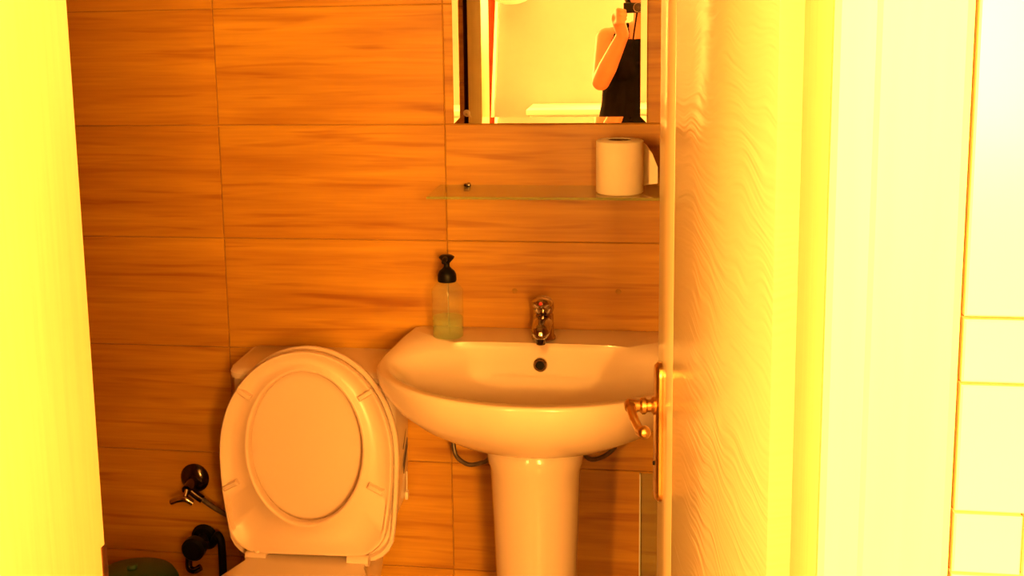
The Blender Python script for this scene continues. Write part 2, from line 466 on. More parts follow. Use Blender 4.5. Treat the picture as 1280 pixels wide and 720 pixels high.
# local frame: y along the leaf from the hinge, -x out of the visible face
def dmk(name, bm, mat, parent, angle=38):
    finish(bm, angle); me = bpy.data.meshes.new(name); bm.to_mesh(me); bm.free()
    o = bpy.data.objects.new(name, me); C.objects.link(o); me.materials.append(MATS[mat]); o.parent = parent; return o
zb_, zt_ = .012, 2.0
st = 0.128
bm = NB(); box(bm, 0.0, .040, 0, leaf_len - st - .002, zb_, zt_, bev=.0012); leaf = dmk('leaf', bm, 'door_paint', door)
bm = NB(); box(bm, 0.0, .040, leaf_len - st, leaf_len, zb_, zt_, bev=.0012); stile = dmk('stile', bm, 'stile_paint', door)
bm = NB(); box(bm, .004, .036, leaf_len - st - .003, leaf_len - st + .001, zb_, zt_); dmk('groove', bm, 'casing_paint', door)
# handle plate, neck, lever
py = leaf_len - .034
def plate_loop(x, w, h, zc, n=10):
    out = []
    for s, cz in ((1, zc + h / 2 - w / 2), (-1, zc - h / 2 + w / 2)):
        for k in range(n + 1):
            a = (0 if s > 0 else PI) + PI * k / n
            out.append((x, py + w / 2 * math.cos(a), cz + w / 2 * math.sin(a)))
    return out
bm = NB(); loft(bm, [plate_loop(.001, .036, .205, .891), plate_loop(-.005, .036, .205, .891), plate_loop(-.009, .028, .197, .891)])
pl = dmk('handle_plate', bm, 'brass', door, 50); pl['label'] = 'polished brass handle plate'
zl = .930
bm = NB(); lathe(bm, [(.012, -.006), (.013, -.012), (.009, -.015), (.009, -.020), (.012, -.023), (.012, -.028), (.008, -.031), (.009, -.040), (.010, -.046), (.006, -.050)], (0, py, zl), 20, 'X'); dmk('neck', bm, 'brass', pl)
bm = NB(); tube(bm, catmull([(-.043, py + .008, zl), (-.044, py - .01, zl - .001), (-.043, py - .045, zl - .005), (-.041, py - .085, zl - .004), (-.038, py - .105, zl + .001)]), [.0085] * 8 + [.0065] * 8 + [.006] * 8 + [.0075] * 9, 12)
bmesh.ops.create_uvsphere(bm, u_segments=14, v_segments=8, radius=.0088, matrix=Matrix.Translation((-.038, py - .106, zl + .001)))
lv = dmk('lever', bm, 'brass', pl)
bm = NB(); lathe(bm, [(0, -.008), (.003, -.008), (.003, -.0115), (0, -.012)], (0, py, .845), 12, 'X'); dmk('keyhole', bm, 'hole_shade', pl)
# hinges
for hz in (.25, 1.0, 1.75):
    bm = NB(); lathe(bm, [(0, -.045), (.006, -.044), (.006, .044), (0, .045)], (.046, -.004, hz), 12); dmk('hinge', bm, 'brass', door)

# ------------------------------------------------------------------ toilet
TX = -0.270
toilet = thing('toilet', 'white ceramic toilet with close-coupled tank and raised seat', 'toilet', (TX, 2.05, 0))
def rrect(cx, cy, w, d, r, z, n=6, rb=None):
    """rounded rectangle loop; rb = radius at the back"""
    out = []
    for (sx, sy, a0) in ((1, 1, 0), (-1, 1, PI / 2), (-1, -1, PI), (1, -1, 1.5 * PI)):
        rr = (rb if (rb is not None and sy > 0) else r)
        ox, oy = cx + sx * (w / 2 - rr), cy + sy * (d / 2 - rr)
        for k in range(n + 1):
            a = a0 + (PI / 2) * k / n
            out.append((ox + rr * math.cos(a), oy + rr * math.sin(a), z))
    return out
tyb = D - .004
def tank_loop(z, w, d, r=.035): return rrect(TX + .005, tyb - d / 2, w, d, r, z, rb=.012)
bm = NB(); loft(bm, [tank_loop(.405, .27, .13), tank_loop(.412, .315, .150), tank_loop(.44, .335, .160), tank_loop(.60, .345, .165), tank_loop(.738, .350, .168)])
tank = mk('tank', bm, 'ceramic', toilet)
bm = NB(); loft(bm, [tank_loop(.738, .350, .168), tank_loop(.738, .354, .176), tank_loop(.750, .355, .178), tank_loop(.756, .349, .172), tank_loop(.758, .335, .158)])
mk('tank_lid', bm, 'ceramic', toilet)
# side button and printed mark
bm = NB(); box(bm, -.118, -.101, 2.180, 2.200, .722, .737, bev=.003); mk('flush_lever', bm, 'ceramic', tank)
bm = NB()
for (y0, z0, y1, z1, w) in ((2.30, .555, 2.345, .60, .006), (2.30, .50, 2.345, .545, .020)):
    xs = TX + .1760
    q = [(xs, y0, z0), (xs, y1, z1), (xs, y1, z1 + w), (xs, y0, z0 + w)]
    q2 = [(x + .0012, y, z) for x, y, z in q]
    loft(bm, [q, q2])
mk('printed_mark', bm, 'dark_print', tank)
bm = NB(); tube(bm, [(-.0945, 2.335, .49), (-.0955, 2.335, .44)], .0015, 8); box(bm, -.0985, -.0915, 2.326, 2.342, .428, .446, bev=.002); mk('inlet_cap', bm, 'ceramic', tank)
# bowl: deck + bowl + foot
def egg(cx, yb, yf, w, z, n=40, hwb=.116):
    """toilet plan: round front, narrow deck at the back"""
    out = []
    cy = yb - (yb - yf) * .60
    for k in range(n):
        a = 2 * PI * k / n
        c, s_ = math.cos(a), math.sin(a); sg = 1 if c >= 0 else -1
        if s_ < 0:
            out.append((cx + w / 2 * c, cy + (cy - yf) * s_, z)); continue
        u = min(1.0, 1.25 * s_); q = min(1.0, u / .5); q = q * q * (3 - 2 * q)
        hw = w / 2 + (min(hwb, w / 2) - w / 2) * q
        x = sg * hw if s_ < .8 else c / .6 * hw
        out.append((cx + x, cy + (yb - cy) * u, z))
    return out
BWX = -.252
bm = NB()
L_ = [egg(BWX, 2.20, 1.78, .20, 0.0), egg(BWX, 2.20, 1.77, .205, .02), egg(BWX, 2.20, 1.83, .18, .10), egg(BWX, 2.22, 1.80, .20, .20), egg(BWX, 2.26, 1.72, .28, .30),
      egg(BWX, 2.30, 1.655, .345, .365), egg(BWX, 2.31, 1.64, .355, .385), egg(BWX, 2.31, 1.645, .350, .398), egg(BWX, 2.30, 1.655, .335, .402)]
rows = loft(bm, L_, True, False)
# inner rim and bowl hollow (towards the front), joined to the deck
inn = []
for (sc, z) in ((1.0, .402), (.92, .392), (.9, .34), (.62, .25), (.25, .20)):
    lp = []
    for k in range(40):
        a = 2 * PI * k / 40
        lp.append((BWX + .122 * sc * math.cos(a), 1.845 + .155 * sc * math.sin(a), z))
    inn.append(lp)
prev = rows[-1]
for lp in inn:
    cur = [bm.verts.new(p) for p in lp]
    for i in range(40):
        j = (i + 1) % 40; bm.faces.new((prev[i], prev[j], cur[j], cur[i]))
    prev = cur
bm.faces.new(prev)
mk('bowl', bm, 'ceramic', toilet)
bm = NB(); lp = [(BWX + .09 * math.cos(2 * PI * k / 24), 1.845 + .11 * math.sin(2 * PI * k / 24), .245) for k in range(24)]; bm.faces.new([bm.verts.new(p) for p in lp]); mk('bowl_water', bm, 'bottle_plastic', toilet)

# seat ring and lid, raised. local: u sideways, v along the seat from the hinge, w towards the viewer
SX = -0.2525
sv = Vector((-.010, .060, .430)).normalized(); su = Vector((1, 0, .012)).normalized()
su = (su - sv * su.dot(sv)).normalized(); sw = su.cross(sv)
if sw.y > 0: sw = -sw
S0 = Vector((SX + .001, 2.098, .402))
def sp_(u, v, w): return S0 + su * u + sv * v + sw * w
SL = 0.418
def seat_outline(scale=0.0, n=72, rc=.055, bwid=.132, v00=-.002):
    """egg outline, front of the seat up; scale = inset"""
    pts = []
    a, b, vm = .1815 - scale, SL - .205 - scale, .205
    for k in range(n // 2 + 1):            # front half
        t = PI * k / (n // 2)
        pts.append((a * math.cos(t), vm + b * math.sin(t) ** .96 if math.sin(t) > 0 else vm))
    # left side down to the corner, bottom, right side up
    m = n // 4
    bw = bwid - scale; v0 = v00 + scale
    side = []
    for k in range(1, m):
        t = k / (m - 1)
        v = vm + (v0 + rc - vm) * t
        s = (vm - v) / (vm - v0)
        side.append((a - (a - bw - .028) * s ** 1.9, v))
    ue = side[-1][0]
    cor = [(ue - rc * (1 - math.cos(t)) - .006 * math.sin(t), v0 + rc - rc * math.sin(t)) for t in [PI / 2 * q / 8 for q in range(1, 9)]]
    half = side + cor
    pts += [(-u, v) for u, v in half]
    pts += [(u, v) for u, v in half[::-1]]
    return pts
def hole_outline(grow=0.0, npts=96):
    return [((.1185 + grow) * math.cos(2 * PI * k / npts), .2215 + (.1525 + grow) * math.sin(2 * PI * k / npts)) for k in range(npts)]
def resample(pts, n):
    P = [Vector((u, v)) for u, v in pts]; P.append(P[0])
    ds = [0]
    for a, b in zip(P[:-1], P[1:]): ds.append(ds[-1] + (b - a).length)
    out = []; i = 0
    for k in range(n):
        d = ds[-1] * k / n
        while ds[i + 1] < d: i += 1
        t = (d - ds[i]) / max(ds[i + 1] - ds[i], 1e-9)
        out.append(P[i].lerp(P[i + 1], t))
    return out
NS = 96
def ray_outline(pts, c=(0, .2215)):
    """resample an outline at even angles about c so rings line up"""
    P = [Vector(p) - Vector(c) for p in pts]; out = []
    for k in range(NS):
        a = 2 * PI * k / NS; d = Vector((math.cos(a), math.sin(a))); best = None
        for p, q in zip(P, P[1:] + P[:1]):
            e = q - p; den = d.x * e.y - d.y * e.x
            if abs(den) < 1e-12: continue
            t = (p.x * e.y - p.y * e.x) / den; s = (p.x * d.y - p.y * d.x) / den
            if t > 0 and -1e-6 <= s <= 1 + 1e-6 and (best is None or t > best): best = t
        out.append(Vector(c) + d * best)
    return out
OUT = ray_outline(seat_outline(rc=.060, bwid=.124, v00=.004))
LIDO = ray_outline(seat_outline(rc=.050, bwid=.136, v00=-.010))
def out_in(d): 
    c = Vector((0, .2215))
    return [p - (p - c).normalized() * d for p in OUT]
HOL = ray_outline(hole_outline())
def hol_out(d):
    c = Vector((0, .2215)); return [p + (p - c).normalized() * d for p in HOL]
def ring(pts, w): return [sp_(p.x, p.y, w) for p in pts]
# lid (behind)
bm = NB()
lidw = -.020
def lo(d): 
    c = Vector((0, .2215)); return [p + (p - c).normalized() * d for p in LIDO]
loft(bm, [ring(lo(.000), lidw - .012), ring(lo(.004), lidw - .008), ring(lo(.005), lidw + .002), ring(lo(.003), lidw + .005), ring(lo(-.004), lidw + .004), ring(lo(-.010), lidw - .003), ring(hol_out(.02), lidw - .004), ring(hol_out(-.06), lidw - .005)])
seat_lid = mk('seat_lid', bm, 'seat_plastic', toilet)
# seat ring, underside faces the viewer: raised outer lip and inner lip
bm = NB()
loops = [ring(out_in(.004), -.006), ring(out_in(.0), .000), ring(out_in(.0), .008), ring(out_in(.003), .0145), ring(out_in(.008), .0145), ring(out_in(.014), .005),
         ring(hol_out(.014), .005), ring(hol_out(.008), .0135), ring(hol_out(.003), .0135), ring(HOL, .009), ring(hol_out(-.001), -.006), ring(hol_out(.004), -.009)]
rows = loft(bm, loops, False, False)
for i in range(NS):
    j = (i + 1) % NS; bm.faces.new((rows[-1][i], rows[-1][j], rows[0][j], rows[0][i]))
seat = mk('seat_ring', bm, 'seat_plastic', toilet, angle=60)
for (u, v, a) in ((-.126, .330, -.55), (.128, .330, .55), (-.158, .142, .45), (.145, .142, -.45)):
    bm = NB()
    d = Vector((math.cos(a), math.sin(a))); n = Vector((-d.y, d.x))
    lp0 = [Vector((u, v)) + d * .017 * c + n * .0055 * s for c, s in ((-1, -1), (1, -1), (1, 1), (-1, 1))]
    lp1 = [Vector((u, v)) + d * .014 * c + n * .0035 * s for c, s in ((-1, -1), (1, -1), (1, 1), (-1, 1))]
    loft(bm, [ring(lp0, .003), ring(lp0, .0150), ring(lp1, .0185)])
    mk('bumper', bm, 'seat_plastic', seat)
for s in (-1, 1):
    bm = NB()
    c = sp_(s * .106, -.002, .010)
    tube(bm, [c - su * .022, c + su * .022], .0115, 14)
    lathe(bm, [(0, 0), (.013, 0), (.013, .004), (.010, .007), (.009, .012), (0, .012)], (c.x, c.y + .004, .4015), 18)
    mk('hinge', bm, 'seat_plastic', toilet)

# ------------------------------------------------------------------ wash basin + pedestal
BX = 0.207
basin = thing('wash_basin', 'white ceramic wash basin with flat back ledge on a pedestal', 'basin', (BX, 2.13, .62))
NB_ = 88
def basin_outline():
    pts = []
    # right tip -> front -> left tip -> back left -> back right
    a, b, yc = .312, .248, 2.145
    for k in range(41):
        t = PI * k / 40
        pts.append((BX + a * math.cos(t), yc - b * math.sin(t) ** 1.04 if 0 < k < 40 else yc))
    pts += [(BX - a + .002, yc + .035), (BX - a + .010, yc + .07), (BX - .283, D - .05), (BX - .278, D - .002)]
    for k in range(1, 12): pts.append((BX - .278 + .556 * k / 12, D - .002))
    pts += [(BX + .278, D - .002), (BX + .283, D - .05), (BX + a - .010, yc + .07), (BX + a - .002, yc + .035)]
    return pts
def angular(pts, c, n):
    P = [Vector(p) - Vector(c) for p in pts]; out = []
    for k in range(n):
        a = 2 * PI * k / n + .0001; d = Vector((math.cos(a), math.sin(a))); best = None
        for p, q in zip(P, P[1:] + P[:1]):
            e = q - p; den = d.x * e.y - d.y * e.x
            if abs(den) < 1e-12: continue
            t = (p.x * e.y - p.y * e.x) / den; s = (p.x * d.y - p.y * d.x) / den
            if t > 0 and -1e-6 <= s <= 1 + 1e-6 and (best is None or t > best): best = t
        out.append(Vector(c) + d * best)
    return out
bc = (BX, 2.13)
BO = angular(basin_outline(), bc, 120)
def inner_outline(ins, yb):
    pts = []
    a, b, yc = .312 - ins, .248 - ins * .9, 2.15
    for k in range(41):
        t = PI * k / 40
        pts.append((BX + a * math.cos(t), yc - b * math.sin(t) ** 1.04 if 0 < k < 40 else yc))
    # back of the bowl, gently bowed
    for k in range(1, 20):
        t = k / 20
        x = BX - a + 2 * a * t
        q = abs(2 * t - 1)
        pts.append((x, yc + (yb - yc) * (1 - q ** 5)))
    return pts
BI = angular(inner_outline(.018, 2.262), bc, 120)
BI2 = angular(inner_outline(.030, 2.250), bc, 120)
BB = angular([(BX + .088 * math.cos(2 * PI * k / 60), 2.130 + .08 * math.sin(2 * PI * k / 60)) for k in range(60)], bc, 120)
def deckz(y): return .802 + max(0, min(1, (y - 2.16) / .12)) * .011
loops = []
# underside, from the pedestal seat outward and up
for t in (0.0, .12, .28, .46, .64, .80, .91, .98):
    # t: 0 = at pedestal, 1 = rim
    f = math.sin(t * PI / 2) ** .92
    z = .656 + (.792 - .656) * (1 - math.cos(t * PI / 2)) ** .78
    lp = []
    for o, b in zip(BO, BB):
        p = b.lerp(o, f); lp.append((p.x, p.y, z))
    loops.append(lp)
loops.append([(p.x, p.y, .796) for p in BO])
loops.append([(p.x + (bc[0] - p.x) * .006, p.y + (bc[1] - p.y) * .006, deckz(p.y) - .001) for p in BO])
loops.append([(p.x + (bc[0] - p.x) * .02, p.y + (bc[1] - p.y) * .02, deckz(p.y)) for p in BO])
loops.append([(p.x, p.y, deckz(p.y) - .0005) for p in BI])
loops.append([(p.x + (bc[0] - p.x) * .03, p.y + (bc[1] - p.y) * .03, .795) for p in BI])
for f, z in ((.92, .775), (.84, .748), (.70, .718), (.50, .696), (.28, .684), (.09, .678)):
    loops.append([(bc[0] + (p.x - bc[0]) * f, bc[1] + (p.y - bc[1]) * (f ** .8 if p.y > bc[1] else f), z) for p in BI2])
bm = NB(); loft(bm, loops)
bz = mk('basin_bowl', bm, 'ceramic', basin, angle=70)
# overflow ring on the bowl's back wall, drain
oc = Vector((.2085, 2.2385, .772))
bm = NB(); lathe(bm, [(.0085, .001), (.0092, -.0035), (.0125, -.0035), (.0145, -.001), (.0145, .006)], oc, 24, 'Y', False, False); ov = mk('overflow_ring', bm, 'chrome', basin)
bm = NB(); lathe(bm, [(0, .000), (.0095, .000), (.0095, .004), (0, .004)], oc, 20, 'Y'); mk('overflow_hole', bm, 'hole_shade', ov)
bm = NB(); lathe(bm, [(0, .002), (.024, .003), (.030, .001), (.030, -.004), (0, -.004)], (BX, 2.13, .679), 28); mk('drain', bm, 'chrome', basin)
# pedestal
ped = thing('pedestal', 'tapered white ceramic pedestal standing under the basin', 'pedestal', (BX, 2.14, 0))
def ped_loop(z, w, d, n=24):
    out = []
    yb = 2.20; yc = 2.13
    for k in range(n + 1):
        a = PI * k / n
        out.append((BX + w / 2 * math.cos(a), yc - d * math.sin(a) ** .9 if 0 < k < n else yc, z))
    out += [(BX - w / 2 * .93, yc + .012, z), (BX - w / 2 * .93, yc + .030, z), (BX - w / 2 * .99, yc + .036, z), (BX - w / 2 * .97, yb, z),
            (BX + w / 2 * .97, yb, z), (BX + w / 2 * .99, yc + .036, z), (BX + w / 2 * .93, yc + .030, z), (BX + w / 2 * .93, yc + .012, z)]
    return out
bm = NB(); loft(bm, [ped_loop(0, .20, .11), ped_loop(.03, .20, .11), ped_loop(.06, .165, .085), ped_loop(.20, .152, .078), ped_loop(.38, .158, .080), ped_loop(.50, .167, .084), ped_loop(.605, .176, .088), ped_loop(.620, .186, .092), ped_loop(.642, .190, .094), ped_loop(.656, .178, .086)])
mk('column', bm, 'ceramic', ped, angle=45)
# water hoses looping under the basin
for nm, pts, lab in (('supply_hose', [(.115, 2.225, .600), (.098, 2.250, .562), (.078, 2.268, .545), (.050, 2.275, .538), (.024, 2.285, .553), (.017, 2.30, .585), (.022, 2.335, .610), (.028, 2.366, .622)], 'dark flexible hose making a loop under the basin beside the toilet'),
                     ('supply_hose', [(.292, 2.225, .602), (.305, 2.245, .575), (.320, 2.265, .566), (.343, 2.28, .572), (.364, 2.30, .590), (.378, 2.335, .612), (.380, 2.366, .622)], 'dark flexible hose rising under the basin beside the open door')):
    bm = NB(); tube(bm, catmull(pts, 8), .0048, 10)
    o = mk(nm, bm, 'hose_grey'); recentre(o, pts[-1]); tag(o, lab, 'hose')

# faucet
fa = thing('basin_faucet', 'chrome single lever mixer tap on the basin ledge', 'faucet', (.2115, 2.292, .8125))
fx, fy = .2115, 2.292
bm = NB(); lathe(bm, [(0, 0), (.025, 0), (.025, .005), (.022, .009), (.021, .040), (.021, .052), (.018, .056), (0, .057)], (fx, fy, .8125), 28); mk('tap_body', bm, 'chrome', fa)
bm = NB()
def spl(c, w, h, n=16): return [(c[0] + w * math.cos(2 * PI * k / n), c[1] + .25 * h * math.sin(2 * PI * k / n), c[2] + h * math.sin(2 * PI * k / n)) for k in range(n)]
loft(bm, [spl((fx, fy, .848), .0205, .017), spl((fx, fy - .035, .851), .020, .017), spl((fx, fy - .062, .850), .0195, .0165), spl((fx, fy - .074, .848), .0185, .0155), spl((fx, fy - .081, .8465), .0160, .0135), spl((fx, fy - .0855, .8455), .0115, .0098), spl((fx, fy - .0880, .845), .0060, .0050), spl((fx, fy - .0886, .845), .0015, .0012)])
spt = mk('spout', bm, 'chrome', fa)
bm = NB(); lathe(bm, [(0, 0), (.009, 0), (.010, .004), (.010, .014), (0, .014)], (fx, fy - .070, .821), 18); mk('aerator', bm, 'darkened_chrome', spt)
bm = NB(); lathe(bm, [(.0, .0), (.020, .001), (.022, .008), (.021, .020), (.016, .029), (.008, .033), (0, .034)], (fx, fy, .869), 28)
hd = mk('lever_head', bm, 'chrome', fa)
bm = NB(); loft(bm, [spl((fx, fy - .002, .888), .0205, .013), spl((fx, fy - .025, .893), .0205, .0125), spl((fx, fy - .048, .899), .0200, .012), spl((fx, fy - .057, .901), .0175, .0105), spl((fx, fy - .063, .9025), .0125, .0078), spl((fx, fy - .066, .903), .007, .0045), spl((fx, fy - .0668, .903), .0015, .001)]); mk('lever', bm, 'chrome', hd)
bm = NB(); lathe(bm, [(0, 0), (.004, 0), (.0035, -.002), (0, -.0025)], (fx, fy - .0665, .9035), 12, 'Y'); mk('temperature_dot', bm, 'red_mark', hd)

# soap dispenser
sd = thing('soap_dispenser', 'clear pump bottle of pale green soap with a black cap on the basin ledge', 'soap bottle', (.0125, 2.285, .8128))
sc_ = Vector((.0125, 2.285, .8128))
bm = NB(); lathe(bm, [(.0, .0), (.029, .0), (.0325, .004), (.033, .04), (.0325, .085), (.0335, .096), (.0325, .102), (.026, .111), (.018, .118), (.0165, .122), (0, .122)], sc_, 32); bt = mk('bottle', bm, 'bottle_plastic', sd)
bm = NB(); lathe(bm, [(0, .002), (.031, .003), (.0318, .040), (.0316, .043), (0, .043)], sc_, 32); mk('soap', bm, 'soap_liquid', bt)
bm = NB(); lathe(bm, [(0, .0), (.0190, .0), (.0198, .004), (.0195, .014), (.016, .022), (.010, .027), (.0065, .031), (.0062, .038), (.010, .043), (.0155, .049), (.0165, .052), (.012, .055), (0, .056)], sc_ + Vector((0, 0, .119)), 28); cp = mk('pump_cap', bm, 'black_plastic', sd)
bm = NB(); tube(bm, catmull([(.0125, 2.285, .979 + .0), (.0125, 2.262, .983), (.0125, 2.249, .979)], 6), [.006, .006, .0058, .0056, .0055, .0054, .005, .005, .005, .005, .005, .005, .0045], 10); mk('nozzle', bm, 'black_plastic', cp)
bm = NB(); tube(bm, [(.0125, 2.285, .93), (.016, 2.287, .818)], .002, 8); mk('dip_tube', bm, 'bottle_plastic', sd)

# ------------------------------------------------------------------ mirror, shelf, toilet roll
mir = thing('wall_mirror', 'rectangular frameless mirror with bright slanted edges above the glass shelf', 'mirror', (.221, D, 1.253))
mx0, mx1, mz0, mz1, bv = .0215, .4190, 1.2525, 1.80, .0125
ym = D - .007
bm = NB()
def rect(ins, y): return [(mx0 + ins, y, mz0 + ins), (mx1 - ins, y, mz0 + ins), (mx1 - ins, y, mz1 - ins), (mx0 + ins, y, mz1 - ins)]
o1 = [bm.verts.new(p) for p in rect(0, ym - .0007)]; i1 = [bm.verts.new(p) for p in rect(bv, ym)]
bm.faces.new(i1)
for a in range(4):
    b = (a + 1) % 4; bm.faces.new((o1[a], o1[b], i1[b], i1[a]))
for f in bm.faces: f.normal_update()
for f in bm.faces:
    if f.normal.y > 0: f.normal_flip()
gl = mk('mirror_glass', bm, 'mirror_silver', mir, recalc=False)
bm = NB(); loft(bm, [rect(0, ym - .0007), rect(0, D)], False, True); mk('mirror_edge', bm, 'mirror_edge', mir)

sh = thing('glass_shelf', 'greenish clear glass shelf on small chrome brackets below the mirror', 'shelf', (.27, D, 1.122))
bm = NB(); box(bm, -.012, .555, 2.205, D - .006, 1.1175, 1.1225, bev=.0006, seg=1)
mk('shelf_pane', bm, 'shelf_glass', sh)
bm = NB(); box(bm, -.012, .555, 2.2042, 2.2050, 1.1175, 1.1225); mk('front_edge', bm, 'glass_edge', sh)
for x in (.049, .495):
    bm = NB(); lathe(bm, [(0, .0), (.0055, 0), (.0055, -.010), (.004, -.012), (0, -.012)], (x, D, 1.121), 16, 'Y'); box(bm, x - .006, x + .006, D - .030, D - .010, 1.1226, 1.127, bev=.001); box(bm, x - .006, x + .006, D - .030, D - .010, 1.112, 1.1174, bev=.001)
    mk('bracket', bm, 'darkened_chrome', sh)

tr = thing('toilet_roll', 'white toilet paper roll standing on end on the glass shelf', 'toilet roll', (.3665, 2.268, 1.1228))
rc = Vector((.3665, 2.268, 1.1228)); R_ = .0465; RH = .106
bm = NB(); lathe(bm, [(.0225, .001), (R_ - .003, 0), (R_, .003), (R_, RH - .003), (R_ - .003, RH - .0005), (.0230, RH), (.0225, .001)], rc, 48, 'Z', False, False); mk('paper_roll', bm, 'paper', tr, angle=50)
bm = NB(); lathe(bm, [(.0225, .001), (.0226, RH - .001), (.0215, RH - .001), (.0212, .001), (.0225, .001)], rc, 32, 'Z', False, False); mk('core', bm, 'cardboard', tr, angle=50)
bm = NB()
path = [(R_ * math.cos(a), R_ * math.sin(a)) for a in [PI * .72 - PI * .42 * k / 8 for k in range(9)]]
ex, ey = path[-1]
path += [(ex + .012, ey + .001), (ex + .024, ey - .004), (ex + .036, ey - .012), (ex + .047, ey - .022)]
n = len(path)
for th in (0, .0008):
    pass
top = []; bot = []
for k, (x, y) in enumerate(path):
    f = max(0, (k - 8) / 4)
    top.append(rc + Vector((x, y + .0006, RH - .003 - .055 * f ** 2.3))); bot.append(rc + Vector((x, y + .0006, .004 + .012 * f)))
loops = [[t, b, b + Vector((.0004, .0008, 0)), t + Vector((.0004, .0008, 0))] for t, b in zip(top, bot)]
loft(bm, loops); mk('loose_sheet', bm, 'paper', tr)

# plugs in the wall
for x, z, lab in ((.363, .896, 'small plugged screw hole in the tile near the open door'), (.144, .893, 'small plugged screw hole in the tile left of the tap')):
    bm = NB(); lathe(bm, [(0, -.0015), (.0045, -.0015), (.006, 0), (0, .0005)], (x, D, z), 16, 'Y'); o = mk('screw_plug', bm, 'grout'); recentre(o, (x, D, z)); tag(o, lab, 'plug')

# glass panel leaning on the wall beside the pedestal
gp = thing('glass_sheet', 'narrow sheet of clear glass propped against the tiled wall beside the pedestal', 'glass sheet', (.48, 2.35, 0))
bm = NB(); loft(bm, [[(.4115, 2.352, .0), (.56, 2.352, .0), (.56, 2.358, .0), (.4115, 2.358, .0)], [(.4115, 2.361, .497), (.56, 2.361, .497), (.56, 2.367, .497), (.4115, 2.367, .497)]]); mk('pane', bm, 'panel_glass', gp)
bm = NB(); loft(bm, [[(.4085, 2.351, .0), (.4115, 2.351, .0), (.4115, 2.359, .0), (.4085, 2.359, .0)], [(.4085, 2.360, .497), (.4115, 2.360, .497), (.4115, 2.368, .497), (.4085, 2.368, .497)]]); mk('edge', bm, 'panel_edge', gp)

# ------------------------------------------------------------------ valves and bin beside the toilet
va = thing('wall_valve', 'chrome stop valve, coloured dark for its reflections, with a round wall plate above the green bin', 'valve', (-.600, D, .440))
bm = NB(); lathe(bm, [(0, 0), (.033, 0), (.034, -.004), (.026, -.014), (.014, -.018), (0, -.018)], (-.598, D, .438), 28, 'Y'); mk('wall_plate', bm, 'darkened_chrome', va)
bm = NB(); tube(bm, [(-.598, D - .015, .438), (-.598, D - .055, .430)], .011, 14); tube(bm, catmull([(-.598, D - .045, .430), (-.580, D - .045, .415), (-.565, D - .045, .405)]), .009, 12); mk('valve_body', bm, 'darkened_chrome', va)
bm = NB(); tube(bm, catmull([(-.632, D - .062, .404), (-.618, D - .066, .411), (-.598, D - .066, .414), (-.582, D - .062, .404)]), .007, 10); tube(bm, [(-.598, D - .050, .431), (-.600, D - .064, .413)], .006, 10); mk('valve_handle', bm, 'chrome', va)
bm = NB(); tube(bm, catmull([(-.565, D - .045, .405), (-.54, D - .05, .392), (-.50, D - .06, .378), (-.455, D - .07, .38), (-.42, D - .07, .40)]), .006, 10); mk('hose', bm, 'hose_grey', va)
vb = thing('angle_valve', 'black angle valve with hose low on the wall next to the toilet', 'valve', (-.585, D, .295))
bm = NB(); lathe(bm, [(0, 0), (.030, 0), (.031, -.004), (.024, -.012), (0, -.012)], (-.583, D, .295), 24, 'Y'); mk('wall_plate', bm, 'black_plastic', vb)
bm = NB(); tube(bm, [(-.583, D - .01, .295), (-.583, D - .05, .292)], .013, 14)
lathe(bm, [(0, 0), (.024, 0), (.027, -.004), (.027, -.022), (.022, -.028), (0, -.028)], (-.584, D - .05, .296), 20, 'Y'); mk('valve_knob', bm, 'black_plastic', vb)
bm = NB(); tube(bm, catmull([(-.600, D - .058, .270), (-.598, D - .065, .25), (-.585, D - .068, .245), (-.57, D - .064, .252)]), .008, 10); mk('valve_handle', bm, 'darkened_chrome', vb)
bm = NB(); tube(bm, catmull([(-.583, D - .035, .292), (-.555, D - .035, .292), (-.540, D - .04, .315), (-.532, D - .045, .320), (-.526, D - .045, .30), (-.526, D - .045, .22), (-.528, D - .045, .03)]), .009, 10); mk('hose', bm, 'black_plastic', vb)

bn = thing('waste_bin', 'green plastic waste bin with a domed lid in the corner by the toilet', 'waste bin', (-.650, 2.13, 0))
bm = NB(); lathe(bm, [(0, 0), (.072, 0), (.076, .005), (.089, .284), (.091, .290), (0, .290)], (-.650, 2.13, 0), 40); mk('bin_body', bm, 'green_plastic', bn)
bm = NB(); lathe(bm, [(.0, .290), (.094, .290), (.095, .302), (.088, .314), (.060, .327), (.030, .332), (0, .333)], (-.650, 2.13, 0), 40); ld = mk('bin_lid', bm, 'green_plastic', bn)
bm = NB(); lathe(bm, [(0, 0), (.010, 0), (.012, .006), (.008, .011), (0, .012)], (-.650, 2.13, .331), 16); mk('lid_knob', bm, 'green_plastic', ld)

# ------------------------------------------------------------------ outer room, seen in the mirror
cb = thing('low_cabinet', 'low white cabinet against the yellow wall, seen in the mirror', 'cabinet', (.30, -1.80, 0))
bm = NB(); box(bm, -.19, .85, -2.018, -1.62, .05, .905, bev=.003); body = mk('body', bm, 'cabinet_white', cb)
bm = NB(); box(bm, -.208, .87, -2.018, -1.60, .905, .936, bev=.004); mk('top', bm, 'cabinet_white', cb)
bm = NB(); box(bm, -.17, .83, -2.0, -1.66, 0, .05); mk('plinth', bm, 'casing_paint', cb)
for x0, x1, hx in ((-.185, .155, .13), (.16, .50, .19), (.505, .845, .535)):
    bm = NB(); box(bm, x0, x1, -1.62, -1.602, .06, .895, bev=.003); d_ = mk('door', bm, 'cabinet_white', cb)
    bm = NB(); tube(bm, [(hx, -1.60, .60), (hx, -1.585, .605), (hx, -1.585, .695), (hx, -1.60, .70)], .005, 8); mk('handle', bm, 'chrome', d_)

